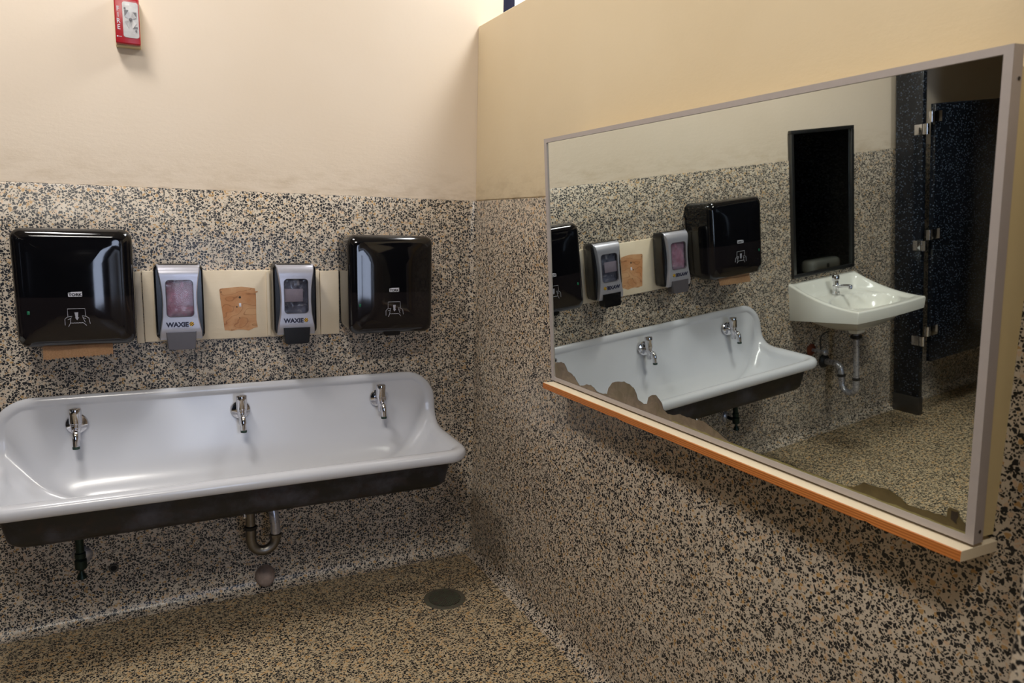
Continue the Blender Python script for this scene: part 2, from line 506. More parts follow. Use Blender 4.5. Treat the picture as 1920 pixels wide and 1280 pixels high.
# the back strip must stay in front of the wall: clip depth there
rings = []
for a, b in prof:
    r = []
    for i in range(n):
        kb = 1.0 if abs(O[i].z) < .02 and P[i].y < -.12 else lerp(.55, 1.0, max(0, min(1, (-P[i].y - .035) / .09)))
        ka = 1.0 if a > 0 else lerp(1.0, .30, abs(O[i].z)) * (lerp(.62, 1.0, max(0, min(1, (-P[i].y - .05) / .15))) if abs(O[i].z) < .98 else 1)
        wb = max(abs(O[i].z), max(0, min(1, (P[i].y + .12) / .07)))
        be = lerp(b, max(b, .013), wb) if a < -.02 else b
        q = P[i] + O[i] * a * ka + Nn[i] * be * kb
        q.y = min(q.y, -.010)
        r.append(q)
    rings.append(r)
# interior bowl
start = rings[-1]
def bottom_target(p, i):
    u = max(-1, min(1, p.x / .749)); v = (p.y + .2275) / .1745
    v = max(-1, min(1, v))
    m = max(abs(u), abs(v), 1e-4); ln = (abs(u) ** 4.5 + abs(v) ** 4.5) ** (1 / 4.5)
    k = m / ln if ln > 1e-4 else 1
    return V((u * k * .64, -.262 + v * k * .098, .512))
for s_ in [.15, .3, .45, .6, .72]:
    r = []
    for i in range(n):
        t = bottom_target(start[i], i); f = V((lerp(start[i].x, t.x, .62), lerp(start[i].y, t.y, .62), t.z))
        r.append(start[i].lerp(f, s_))
    rings.append(r)
for s_ in [.2, .4, .6, .8, 1.0]:
    r = []
    for i in range(n):
        t = bottom_target(start[i], i); f = V((lerp(start[i].x, t.x, .62), lerp(start[i].y, t.y, .62), t.z))
        a = start[i].lerp(f, .72)
        r.append((1 - s_) ** 2 * a + 2 * s_ * (1 - s_) * f + s_ * s_ * t)
    rings.append(r)
for k_, dz in ((.8, -.001), (.5, -.003), (.2, -.006), (.04, -.008)):
    rings.append([V((q.x * lerp(k_, 1, .0), -.262 + (q.y + .262) * k_, .512 + dz)) for q in rings[len(prof) + 9]])
bm = bmesh.new()
vr = loft(bm, [[q - V((0, 0, .48)) for q in r] for r in rings], True, False, True)
inner = [v for r in vr[len(prof):] for v in r]
for _ in range(30):
    bmesh.ops.smooth_vert(bm, verts=inner, factor=.5, use_axis_x=True, use_axis_y=True, use_axis_z=True)
basin = obj('basin', bm, M['enamel'], sink, smooth=60, label='glossy white enamel basin with rolled rim')
# dark body
bm = bmesh.new()
def body_ring(hx, yf, z, r=.05):
    yb = -.008
    out = []
    nseg = 8
    pts = [(-hx, yb), ]
    ring = [(hx, yb)]
    for k in range(nseg + 1):
        a = radians(-90 * k / nseg)
        ring.append((hx - r + r * cos(a), yf + r + r * sin(a)))
    for k in range(nseg + 1):
        a = radians(-90 - 90 * k / nseg)
        ring.append((-hx + r + r * cos(a), yf + r + r * sin(a)))
    ring.append((-hx, yb))
    return [V((a, b, z - .48)) for a, b in ring]
br = [body_ring(.758, -.428, .606), body_ring(.756, -.426, .59)]
br += [body_ring(lerp(.756, .742, k / 4), lerp(-.426, -.414, k / 4), lerp(.59, .52, k / 4)) for k in range(1, 5)]
for k in range(1, 7):
    a = radians(90 * k / 6)
    br.append(body_ring(.742 - .035 * (1 - cos(a)), -.414 + .035 * (1 - cos(a)), .52 - .04 * sin(a), .05))
loft(bm, br, True, False, True)
obj('apron', bm, M['iron'], sink, smooth=50, label='dark unglazed iron underside')
bm = bmesh.new(); add_lathe(bm, (.0 - .035, -.395, .008), (0, -.5, -.8), [(.006, 0), (.006, .012), (.003, .016), (.0001, .017)], 10)
obj('bolt', bm, M['chrome'], sink)

# ------------------------------------------------------------------ faucets in the trough
def make_faucet(loc, label, group):
    t = thing('faucet', label, 'faucet', loc, group)
    # local: origin on basin wall surface; y- is out
    bm = bmesh.new()
    add_lathe(bm, (0, -.0005, 0), (0, -1, 0), [(.036, 0), (.037, .004), (.034, .009), (.024, .013), (.016, .015)], 28)
    obj('flange', bm, M['chrome'], t)
    bm = bmesh.new()
    add_tube(bm, [(0, -.010, 0), (0, -.02, 0), (0, -.040, 0)], [.013, .012, .014], 18)
    add_lathe(bm, (0, -.046, -.050), (0, 0, 1), [(.009, 0), (.0125, .002), (.0125, .030), (.016, .036), (.0165, .050), (.0165, .056), (.0185, .058), (.0185, .064)], 24)
    obj('valve_body', bm, M['chrome'], t)
    bm = bmesh.new()
    add_lathe(bm, (0, -.046, .012), (0, 0, 1), [(.0185, 0), (.0200, .002), (.0200, .034), (.0205, .036), (.0205, .050), (.0188, .054), (.0125, .0555), (.0001, .056)], 28)
    obj('push_cap', bm, M['chrome'], t)
    bm = bmesh.new()
    pts = bez((0, -.052, -.012), (0, -.088, -.004), (0, -.088, -.042), 10) + [V((0, -.0885, -.062))]
    add_tube(bm, pts, [.0085, .0085, .0088, .0092, .0098, .0104, .0108, .0110, .0110, .0110, .0108, .0108], 18)
    s = obj('spout', bm, M['chrome'], t)
    bm = bmesh.new(); add_lathe(bm, (0, -.0885, -.060), (0, 0, -1), [(.0112, 0), (.0116, .003), (.0116, .009), (.009, .010)], 18)
    obj('outlet', bm, M['verdigris'], s, label='dark tarnished outlet ring')
    return t
fz = .789
def wall_y(x):       # front of the sloping basin wall around a faucet
    ys = []
    for dx in (-.037, 0, .037):
        for dz in (-.036, 0, .036):
            ok, hit, nn_, ff_ = basin.ray_cast(V((x + dx, -.30, fz + dz - .48)), V((0, 1, 0)))
            if ok: ys.append(hit.y)
    return min(ys) - .0008
f1 = make_faucet((SX, wall_y(0), fz), 'chrome push faucet in the middle of the trough sink', 'faucets along the trough sink')
dup(f1, (SX - .552, wall_y(-.552), fz), 'chrome push faucet at the left end of the trough sink, with a dark brown outlet', 'faucets along the trough sink')
dup(f1, (SX + .552, wall_y(.552), fz), 'chrome push faucet at the right end of the trough sink, nearest the mirror wall', 'faucets along the trough sink')

# ------------------------------------------------------------------ plumbing below the trough
trap = thing('drain_trap', 'grey metal U-shaped drain trap under the middle of the trough sink', 'pipe', (-1.015, -.2, .35))
bm = bmesh.new()
pts = [V((0, 0, .0))] + [V((0, 0, z)) for z in (-.02, -.04)]
cx, rr = .046, .046
pts += [V((cx - rr * cos(radians(a)), 0, -.045 - .052 * sin(radians(a)))) for a in range(0, 181, 12)]
pts += [V((.092, 0, -.035))]
add_tube(bm, pts, .0195, 18)
obj('bend', bm, M['dull_brass'], trap)
bm = bmesh.new(); add_tube(bm, [(0, 0, 0), (0, 0, .06), (0, 0, .1285)], [.018, .018, .022], 18)
obj('tailpiece', bm, M['dull_brass'], trap)
bm = bmesh.new(); add_lathe(bm, (0, 0, -.004), (0, 0, 1), [(.019, 0), (.025, .002), (.025, .014), (.019, .017)], 8)
obj('slip_nut', bm, M['black_rubber'], trap)
bm = bmesh.new(); add_lathe(bm, (.092, 0, -.048), (0, 0, 1), [(.019, 0), (.024, .002), (.024, .012), (.019, .015)], 8)
obj('slip_nut', bm, M['dull_brass'], trap)
bm = bmesh.new()
pts = [V((.092, 0, -.034)), V((.091, 0, 0)), V((.088, .005, .04))] + bez((.087, .008, .05), (.083, .02, .095), (.083, .08, .095), 8) + [V((.083, .19, .095))]
add_tube(bm, pts, .0185, 18)
obj('waste_arm', bm, M['old_chrome'], trap, label='dark chrome upper bend into the wall')

sv = thing('stop_valve', 'small dark shut-off valve on a round plate under the left of the trough sink', 'valve', (-1.591, -.006, .268))
bm = bmesh.new(); add_lathe(bm, (0, .004, 0), (0, -1, 0), [(.035, 0), (.035, .004), (.030, .012), (.018, .018), (.012, .019)], 28)
obj('wall_plate', bm, M['old_chrome'], sv)
bm = bmesh.new(); add_tube(bm, [(0, -.012, 0), (0, -.05, .0), (0, -.075, 0)], [.010, .010, .011], 14)
add_lathe(bm, (0, -.075, -.022), (0, 0, 1), [(.014, 0), (.020, .006), (.020, .036), (.015, .042), (.018, .046), (.018, .064), (.012, .068)], 16)
add_tube(bm, [(0, -.075, .03), (0, -.075, .07), (0, -.075, .10)], .014, 14)
obj('valve_body', bm, M['valve_green'], sv)
bm = bmesh.new(); add_lathe(bm, (0, -.075, -.02), (0, 0, -1), [(.007, 0), (.007, .012), (.012, .020), (.016, .030), (.017, .036), (.010, .040)], 16)
obj('handle', bm, M['valve_green'], sv)

ps = thing('pipe_socket', 'small dark round pipe hole in the terrazzo wall, beside the shut-off valve', 'hole', (-1.492, -.006, .198))
bm = bmesh.new(); add_lathe(bm, (0, .002, 0), (0, -1, 0), [(.017, 0), (.017, .004), (.0145, .006), (.011, .006), (.0105, -.001), (.010, -.004)], 20, True, False)
obj('rim', bm, M['alu_dark'], ps)
bm = bmesh.new(); add_lathe(bm, (0, 0, 0), (0, -1, 0), [(.0115, .0), (.0115, .0025), (.005, .003)], 18)
obj('bore', bm, M['hole'], ps)

bm = bmesh.new()
rings = []
for k in range(0, 9):
    a = radians(90 * k / 8)
    rr = .040 * cos(a) ** .6
    rings.append([V((rr * cos(2 * pi * j / 28) * 1.0, -.052 * sin(a), rr * 1.15 * sin(2 * pi * j / 28))) for j in range(28)])
loft(bm, rings, True, False, True)
bmesh.ops.translate(bm, verts=bm.verts, vec=(0, 0, 0))
lump = obj('pipe_cover', bm, M['mortar'], smooth=60)
lump.location = (-.943, -.004, .056)
tag(lump, 'rounded mortar lump at the foot of the wall beneath the drain trap', 'pipe cover')

# floor drain
fd = thing('floor_drain', 'round metal floor drain with a slotted grate in the corner by the trough sink', 'drain', (-.293, -.406, 0))
bm = bmesh.new(); add_lathe(bm, (0, 0, -.004), (0, 0, 1), [(.086, 0), (.086, .0055), (.083, .007), (.067, .007), (.066, .003)], 40, True, False)
obj('rim', bm, M['grate'], fd)
bm = bmesh.new()
add_lathe(bm, (0, 0, -.003), (0, 0, 1), [(.066, 0), (.066, .0035)], 40)
for k in range(-9, 10):
    y = k * .0068; w = math.sqrt(max(0, .064 ** 2 - y * y))
    if w > .012: add_box(bm, -w, w, y - .0018, y + .0018, 0, .0058)
bmesh.ops.rotate(bm, verts=bm.verts, cent=(0, 0, 0), matrix=Matrix.Rotation(radians(28), 3, 'Z'))
obj('grate', bm, M['grate'], fd, smooth=30)

# ------------------------------------------------------------------ towel dispensers
def make_towel(loc, label, group):
    t = thing('towel_dispenser', label, 'paper towel dispenser', loc, group)
    W, H = .350, .392
    def ring(ins, y, r):
        out = []
        for a, b in rrect(W - 2 * ins, H - 2 * ins, max(.006, r), 7):
            z = b + H / 2
            fx = 1 - max(0, min(1, (abs(a) - .118) / .012))
            z = max(z, .020 * fx + ins * .6) if fx > 0 else z
            # slight taper: a touch narrower at the bottom
            out.append(V((a * lerp(.985, 1.0, z / H), y, z)))
        return out
    seq = [(.010, 0, .03), (.004, -.004, .034), (.002, -.05, .036), (.0, -.11, .036), (.0, -.160, .036)]
    Rr = .036
    seq += [(Rr * (1 - cos(radians(a))), -.165 - Rr * sin(radians(a)), .034) for a in range(10, 91, 10)]
    rings = [ring(*s) for s in seq]
    x0, h0 = W / 2 - Rr, H / 2 - Rr
    for k in range(1, 13):
        r = ring(Rr + (.1745 - Rr) * k / 12, 0, .034 * (1 - k / 12))
        for p in r:
            fx = 1 - min(1, abs(p.x) / x0) ** 2.4; fz = 1 - min(1, abs(p.z - H / 2) / h0) ** 6
            p.y = -.201 - .0132 * fx * fz
        rings.append(r)
    bm = bmesh.new(); loft(bm, rings, True, True, True)
    obj('cover', bm, M['tork'], t, smooth=45)
    # badge with lettering
    bm = bmesh.new()
    pts = [V((a, -.2155, b)) for a, b in rrect(.040, .0135, .002, 3)]
    loft(bm, [pts, [p + V((0, -.0006, 0)) for p in pts]], True, True, True)
    pts = [V((-.012, -.2155, .0085)), V((.021, -.2155, .0095)), V((.019, -.2155, .0072)), V((-.012, -.2155, .0068))]
    loft(bm, [pts, [p + V((0, -.0006, 0)) for p in pts]], True, True, True)
    for v in bm.verts: v.co.z += .177
    b = obj('badge', bm, M['ink_white'], t, smooth=0)
    bm = text_bm('TORK', .0125, .0006, 1.12, .0003)
    for v in bm.verts: v.co += V((0, -.2164, .1726))
    obj('lettering', bm, M['ink_black'], b, smooth=0)
    # pull-paper-with-both-hands pictogram
    bm = bmesh.new(); r = .0009; y = -.2153
    def ln(*pts): add_tube(bm, [(x, y, z) for x, z in pts], r, 6)
    s = .001
    ln((-.025, .002), (-.025, .026), (.025, .026), (.026, .002))
    ln(*[(-.019 + .0038 * k, -.022 + (.0012 if k % 2 else 0)) for k in range(11)])
    ln((-.019, -.022), (-.0245, -.033)); ln((.019, -.022), (.0275, -.031))
    ln((-.034, -.028), (-.034, -.008), (-.027, -.001), (-.013, .001), (-.017, -.006), (-.0255, -.010))
    ln((-.017, -.006), (-.019, -.022))
    ln((.038, -.025), (.035, -.006), (.027, .0), (.016, .002), (.018, -.004), (.026, -.008))
    ln((.018, -.004), (.024, -.020))
    ar = [(-.0055, .014), (.0055, .014), (.004, -.003), (.007, -.003), (.001, -.0125), (-.005, -.003), (-.003, -.003)]
    loft(bm, [[V((a, y + .0003, z)) for a, z in ar], [V((a, y - .0007, z)) for a, z in ar]], True, True, True)
    for v in bm.verts: v.co.z += .104
    obj('pictogram', bm, M['ink_grey'], t, smooth=0, label='pale grey pictogram of two hands pulling paper')
    bm = bmesh.new(); add_box(bm, -.139, -.131, -.2035, -.2005, .112, .124, .001)
    obj('indicator', bm, M['led'], t, label='small green indicator')
    return t
td = make_towel((-1.540, -.006, 1.088), 'black paper towel dispenser at far left, with brown paper hanging out', 'towel dispensers')
td2 = dup(td, (-.447, -.006, 1.084), 'black paper towel dispenser nearest the corner, empty below, with a black tab under it', 'towel dispensers')
bm = bmesh.new(); 
pts = [(-.036, .018), (.036, .018), (.034, -.002), (.026, -.010), (-.026, -.010), (-.034, -.002)]
loft(bm, [[V((a, -.185, b)) for a, b in pts], [V((a, -.160, b)) for a, b in pts]], True, True, True)
obj('feed_tab', bm, M['black'], td2, smooth=30)

# paper hanging from the left one
bm = bmesh.new()
nx = 132
rows = []
for j in range(7):
    r = []
    for i in range(nx + 1):
        x = lerp(-.108, .098, i / nx)
        zb = -.048 + .010 * (i / nx) + .0045 * abs(sin(i * .48)) + .002 * mnoise.noise(V((i * .15, 0, 0)))
        z = lerp(.022, zb, j / 6)
        y = -.155 - .012 * (j / 6) ** 2 + .004 * sin(i * .055)
        r.append(V((x, y, z)))
    rows.append(r)
loft(bm, rows, False)
bmesh.ops.solidify(bm, geom=bm.faces[:], thickness=.0006)
pp = obj('paper_towel', bm, M['paper'], smooth=40)
pp.location = (-1.540, -.006, 1.088)
tag(pp, 'brown paper towel with a torn edge hanging from the left dispenser', 'paper towel')

# ------------------------------------------------------------------ mounting board with bare patch
mb = thing('mounting_board', 'cream painted board on the terrazzo wall, behind the soap dispensers, with a bare wood patch', 'board', (-.95, -.006, 1.066))
def bpanel(x0, x1, z0, z1, d):
    bm = bmesh.new(); add_box(bm, x0 + .95, x1 + .95, -d, 0, z0 - 1.066, z1 - 1.066, .003, 2)
    return obj('board_panel', bm, M['board'], mb)
bpanel(-1.3675, -1.343, 1.062, 1.327, .016)
bpanel(-1.341, -.698, 1.066, 1.330, .019)
bpanel(-.696, -.6195, 1.066, 1.327, .016)
bm = bmesh.new(); add_box(bm, -.907 + .95, -.895 + .95, -.030, -.0192, .006, .258, .001); obj('spacer', bm, M['board'], mb)
# bare patch outline from the photo (x, z world)
outl = []
def patch_pt(px, py):   # photo crop position -> board plane (linear over this small area)
    return (-1.079 + (px - 410) * .00203, 1.263 - (py - 537) * .00205)
pl = [(410, 540), (412, 538), (424, 537), (438, 535.5), (450, 535), (463, 536.5), (474, 538.5), (474.5, 544), (479, 543.5), (478.5, 546), (475, 547), (475.5, 560), (475, 580), (475, 600), (477, 613), (470, 614.5), (465, 617), (460, 619), (450, 617), (440, 616.5), (430, 618.5), (422, 617), (417, 617), (416, 610), (415, 595), (413, 575), (411, 556)]
bm = bmesh.new()
pts = [V((patch_pt(*q)[0] + .95, -.0192, patch_pt(*q)[1] - 1.066)) for q in pl]
vs = [bm.verts.new(p) for p in pts]
f = bm.faces.new(vs); r = bmesh.ops.extrude_face_region(bm, geom=[f])
bmesh.ops.translate(bm, verts=[v for v in r['geom'] if isinstance(v, bmesh.types.BMVert)], vec=(0, -.0006, 0))
bw = obj('bare_patch', bm, M['plywood'], mb, smooth=0, label='bare brown wood patch with swirling grain')
for (px, py, rr) in ((440, 573, .003), (413, 544.5, .002), (446, 555, .0045), (444.5, 594, .002)):
    bm = bmesh.new(); x, z = patch_pt(px, py); add_lathe(bm, (x + .95, -.0197, z - 1.066), (0, -1, 0), [(rr, 0), (rr, .0005)], 12)
    obj('screw_hole', bm, M['tarnish_dark'], bw)
bm = bmesh.new(); x, z = patch_pt(446, 570)
add_box(bm, x + .95 - .004, x + .95 + .004, -.0206, -.0197, z - 1.066 - .006, z - 1.066 + .008, .0003)
obj('white_chip', bm, M['ink_white'], bw)

# ------------------------------------------------------------------ soap dispensers
def interp(tab, z):
    for (a, b), (c, d) in zip(tab[:-1], tab[1:]):
        if a <= z <= c:
            t = (z - a) / (c - a); t = t * t * (3 - 2 * t) if False else t
            return lerp(b, d, t)
    return tab[0][1] if z < tab[0][0] else tab[-1][1]
def make_soap(loc, label, group, bagmat, pushmat):
    """origin: centre bottom of cover at board face; cover z 0..0.272"""
    t = thing('soap_dispenser', label, 'soap dispenser', loc, group)
    H = .272
    bm = bmesh.new()
    def ring(w, y, z0, z1, r):
        return [V((a, y, b + (z0 + z1) / 2)) for a, b in rrect(w, z1 - z0, r, 5)]
    loft(bm, [ring(.150, 0, .01, .262, .01), ring(.160, -.01, .0, .270, .016), ring(.166, -.05, -.002, .274, .02), ring(.162, -.078, .0, .272, .02), ring(.150, -.0835, .004, .267, .02)], True, True, True)
    obj('housing', bm, M['black'], t, label='black back housing')
    # silver front with hourglass outline and window opening
    half = [(0, .0715), (.03, .0690), (.08, .0605), (.13, .0575), (.18, .0590), (.22, .0640), (.25, .0690), (H, .0715)]
    wz0, wz1, wr, whw = .083, .217, .014, .0455
    zs = sorted(set([0, .012, .03, .045, .06, .075, wz0] + [wz0 + wr * (1 - cos(radians(a))) for a in range(15, 91, 15)] + [.11, .13, .15, .17, .19] + [wz1 - wr * (1 - cos(radians(a))) for a in range(0, 91, 15)] + [.224, .23, .238, .246, .252, .257, .262, .266, .269, .2715, H]))
    def yf(z):
        y = -.104
        if z > .232: k = (z - .232) / .04; y = -.104 + .034 * (1 - math.sqrt(max(0, 1 - min(1, k) ** 2)))
        if z < .03: y = -.104 + .010 * (1 - z / .03) ** 2
        return y
    def ww(z):
        if z < wz0 or z > wz1: return whw - wr
        d = min(z - wz0, wz1 - z)
        taper = 1.0
        if d >= wr: return whw * taper
        return whw - wr + math.sqrt(max(0, wr * wr - (wr - d) ** 2))
    bm = bmesh.new()
    grid = []
    for z in zs:
        h = interp(half, z); y = yf(z); w = ww(z)
        grid.append([bm.verts.new((-h, -.078, z)), bm.verts.new((-h, y + .004, z)), bm.verts.new((-h + .003, y, z)), bm.verts.new((-w, y - .0005, z)), bm.verts.new((w, y - .0005, z)), bm.verts.new((h - .003, y, z)), bm.verts.new((h, y + .004, z)), bm.verts.new((h, -.078, z))])
    for a, b, za, zb in zip(grid[:-1], grid[1:], zs[:-1], zs[1:]):
        for i in range(7):
            if i == 3 and za >= wz0 - 1e-6 and zb <= wz1 + 1e-6: continue
            if i == 3 and False: continue
            bm.faces.new((a[i], a[i + 1], b[i + 1], b[i]))
    # rim of the window going inwards
    loop = [(g[3], g[4], z) for g, z in zip(grid, zs) if wz0 - 1e-6 <= z <= wz1 + 1e-6]
    L = [a for a, b, z in loop]; Rr = [b for a, b, z in loop]
    Li = [bm.verts.new(v.co + V((0, .008, 0))) for v in L]; Ri = [bm.verts.new(v.co + V((0, .008, 0))) for v in Rr]
    for k in range(len(L) - 1):
        bm.faces.new((L[k], L[k + 1], Li[k + 1], Li[k])); bm.faces.new((Rr[k], Rr[k + 1], Ri[k + 1], Ri[k]))
    bm.faces.new((L[0], Rr[0], Ri[0], Li[0])); bm.faces.new((L[-1], Rr[-1], Ri[-1], Li[-1]))
    obj('front_cover', bm, M['silver'], t, smooth=40, label='silver front cover')
    bm = bmesh.new()
    pts = rrect(.094, .137, .015, 5)
    loft(bm, [[V((a, -.0995, b + .150)) for a, b in pts], [V((a, -.0985, b + .150)) for a, b in pts]], True, True, True)
    wp = obj('window_pane', bm, M['pane_plastic'], t, label='clear smoky window')
    bm = bmesh.new()
    outer = rrect(.0925, .1355, .0145, 6); inner = rrect(.0885, .1315, .0125, 6)
    loft(bm, [[V((a, -.1046, b + .150)) for a, b in outer], [V((a, -.1056, b + .150)) for a, b in outer], [V((a, -.1056, b + .150)) for a, b in inner], [V((a, -.1000, b + .150)) for a, b in inner]], True, False, False)
    obj('gasket', bm, M['grey_plastic'], wp, label='dark window edging')
    bm = bmesh.new()
    rows = []
    for j in range(17):
        r = []
        for i in range(13):
            x = lerp(-.046, .046, i / 12); z = lerp(.079, .221, j / 16)
            y = -.089 - .006 * (1 - (x / .046) ** 2) * (1 - ((z - .15) / .071) ** 4) + .006 * mnoise.noise(V((x * 55, z * 55, loc[0] * 9)))
            r.append(V((x, max(-.0975, y), z)))
        rows.append(r)
    loft(bm, rows, False)
    obj('soap_bag', bm, bagmat, t, smooth=60)
    # push bar
    bm = bmesh.new()
    def pr(w0, w1, y): return [V((-w0, y, .028)), V((w0, y, .028)), V((w1, y, -.030)), V((w1 - .006, y, -.036)), V((-w1 + .006, y, -.036)), V((-w1, y, -.030))]
    loft(bm, [pr(.050, .046, -.06), pr(.051, .047, -.100), pr(.0505, .0465, -.107), pr(.0485, .0445, -.110)], True, True, True)
    obj('push_bar', bm, pushmat, t, smooth=40)
    # lettering
    bm = text_bm('WAXIE', .0230, .0011, 1.0, .0003)
    xa, xb = min(v.co.x for v in bm.verts), max(v.co.x for v in bm.verts)
    for v in bm.verts: v.co = V((lerp(-.0500, .0255, (v.co.x - xa) / (xb - xa)), v.co.y - .1052, v.co.z + .0475))
    obj('lettering', bm, M['ink_navy'], t, smooth=0)
    bm = bmesh.new()
    hexa = [(.0086 * cos(radians(a)), .0086 * sin(radians(a))) for a in range(0, 360, 60)]
    loft(bm, [[V((a + .0355, -.1048, b + .056)) for a, b in hexa], [V((a + .0355, -.1053, b + .056)) for a, b in hexa]], True, True, True)
    e = obj('emblem', bm, M['ink_yellow'], t, smooth=0, label='yellow striped emblem')
    bm = bmesh.new()
    for k in (-1, 0, 1):
        c0 = V((.0355 + k * .0038, -.1055, .056 - k * .0042))
        d = V((.0062, 0, .0052)) * (1.0 if k == 0 else .62); w = V((-.0008, 0, .0010))
        q = [c0 - d - w, c0 + d - w, c0 + d + w, c0 - d + w]
        loft(bm, [q, [p + V((0, -.0003, 0)) for p in q]], True, True, True)
    obj('stripes', bm, M['ink_black'], e, smooth=0)
    bm = text_bm('SANITARY SUPPLY', .0052, .0001, 1.45, .0002)
    for v in bm.verts: v.co += V((.002, -.1049, .0398))
    obj('small_print', bm, M['ink_grey'], t, smooth=0)
    return t
sg = 'soap dispensers on the mounting board'
s1 = make_soap((-1.222, -.0255, 1.086), 'silver and black soap dispenser filled with pink soap, left of the bare wood patch', sg, M['pink_soap'], M['grey_plastic'])
s2 = make_soap((-.811, -.0255, 1.086), 'silver and black soap dispenser with a nearly clear bag, right of the bare wood patch', sg, M['clear_soap'], M['black'])
bm = bmesh.new(); add_box(bm, -.044, .026, -.0985, -.0970, .128, .178, .0005)
obj('bag_label', bm, M['bag_label'], s2, label='pale label on the soap bag')

# ------------------------------------------------------------------ fire alarm strobe
fa = thing('fire_alarm', 'red fire alarm strobe with white FIRE lettering, high on the cream wall', 'fire alarm', (-1.342, 0, 2.107))
bm = bmesh.new(); add_box(bm, -.039, .039, -.040, 0, 0, .160, .003)
obj('back_box', bm, M['beige_plastic'], fa)
bm = bmesh.new(); add_box(bm, -.038, .038, -.062, -.040, .004, .158, .004, 3)
obj('red_housing', bm, M['red'], fa)
lx, lz = .0105, .083
bm = bmesh.new()
pts = rrect(.048, .116, .008, 4)
loft(bm, [[V((a + lx, -.061, b + lz)) for a, b in pts], [V((a + lx, -.0635, b + lz)) for a, b in pts]], True, True, True)
rp = obj('reflector', bm, M['reflector'], fa, label='mirror-bright strobe reflector')
for k in range(4):
    bm = bmesh.new()
    a = radians(45 + 90 * k)
    c0 = V((lx, -.0640, lz)); p1 = c0 + V((.019 * cos(a - .5), -.004, .030 * sin(a - .5))); p2 = c0 + V((.019 * cos(a + .5), -.001, .030 * sin(a + .5)))
    loft(bm, [[c0, p1, p2], [q + V((0, .0006, 0)) for q in (c0, p1, p2)]], True, True, True)
    obj('facet', bm, M['reflector'], rp, smooth=0)
def spart(nm, fn):
    bm = bmesh.new(); fn(bm); obj(nm, bm, M['strobe_dark'], rp)
spart('strobe_tube', lambda bm: add_lathe(bm, (lx, -.063, lz), (0, -1, 0), [(.0050, 0), (.0050, .010), (.003, .013)], 14))
spart('screw', lambda bm: add_lathe(bm, (.026, -.063, lz - .034), (0, -1, 0), [(.0034, 0), (.0034, .004)], 10))
spart('screw', lambda bm: add_lathe(bm, (-.006, -.063, lz + .036), (0, -1, 0), [(.003, 0), (.003, .004)], 10))
spart('reflector_slot', lambda bm: add_box(bm, -.008, .005, -.0652, -.063, lz + .011, lz + .031))
spart('reflector_slot', lambda bm: add_box(bm, .016, .029, -.0652, -.063, lz + .009, lz + .026))
spart('reflector_slot', lambda bm: add_box(bm, .016, .031, -.0652, -.063, lz - .027, lz - .021))
bm = bmesh.new()
def lr(ins, y): return [V((a + lx, y, b + lz)) for a, b in rrect(.052 - 2 * ins, .122 - 2 * ins, .009, 5)]
loft(bm, [lr(0, -.062), lr(0, -.070), lr(.002, -.080), lr(.006, -.083), lr(.015, -.084)], True, False, True)
obj('lens', bm, M['lens'], fa, label='clear strobe lens')
for ch, z in (('F', .1085), ('I', .0890), ('R', .0690), ('E', .0490)):
    bm = text_bm(ch, .0225, .00025, .86, .0003)
    for v in bm.verts: v.co += V((-.0270, -.0623, z))
    obj('lettering', bm, M['ink_white'], fa, smooth=0)
bm = bmesh.new(); add_box(bm, -.034, -.030, -.0628, -.0618, .024, .028)
obj('small_print', bm, M['ink_white'], fa, smooth=0)
bm = bmesh.new(); add_box(bm, -.029, -.019, -.0628, -.0618, .0252, .0264)
obj('small_print', bm, M['ink_white'], fa, smooth=0)

# ------------------------------------------------------------------ big wall mirror (leans out at the top)
Mo = V((-.08420951, -1.0, 1.2)); Nm = V((-.99736817, .00564665, -.0722831)).normalized()
Tm = (V((0, 0, 1)) - Nm * Nm.z).normalized(); Sm = Nm.cross(Tm).normalized()
if Sm.y < 0: Sm = -Sm
wm = thing('wall_mirror', 'large aluminium-framed mirror leaning out from the right wall above a wooden ledge', 'mirror', (0, -1.578, .99))
LM = V((0, -1.578, .99))
def mp(s, t, d=0): return Mo + Sm * s + Tm * t + Nm * d - LM
s0, s1, t0, t1 = .1572, -1.3131, -.2078, .6103
fw, ft = .0150, .0130
bm = bmesh.new()
# four mitred sides: outer box section
def side_piece(a, b, ai, bi):
    d0, d1 = -.022, .004
    q = [mp(*a, d0), mp(*b, d0), mp(*bi, d0), mp(*ai, d0)]
    p = [mp(*a, d1), mp(*b, d1), mp(*bi, d1), mp(*ai, d1)]
    loft(bm, [q, p], True, True, True)
oc = [(s0, t1), (s1, t1), (s1, t0), (s0, t0)]
ic = [(s0 - fw, t1 - ft), (s1 + fw, t1 - ft), (s1 + fw, t0 + ft), (s0 - fw, t0 + ft)]
for k in range(4): side_piece(oc[k], oc[(k + 1) % 4], ic[k], ic[(k + 1) % 4])
obj('frame', bm, M['alu'], wm, smooth=0, label='brushed aluminium frame')
bm = bmesh.new()
g = .004
q = [mp(s0 - g, t1 - g, 0), mp(s1 + g, t1 - g, 0), mp(s1 + g, t0 + g, 0), mp(s0 - g, t0 + g, 0)]
loft(bm, [q, [p - Nm * .004 for p in q]], True, True, True)
gl = obj('mirror_glass', bm, M['mirror'], wm, smooth=0)
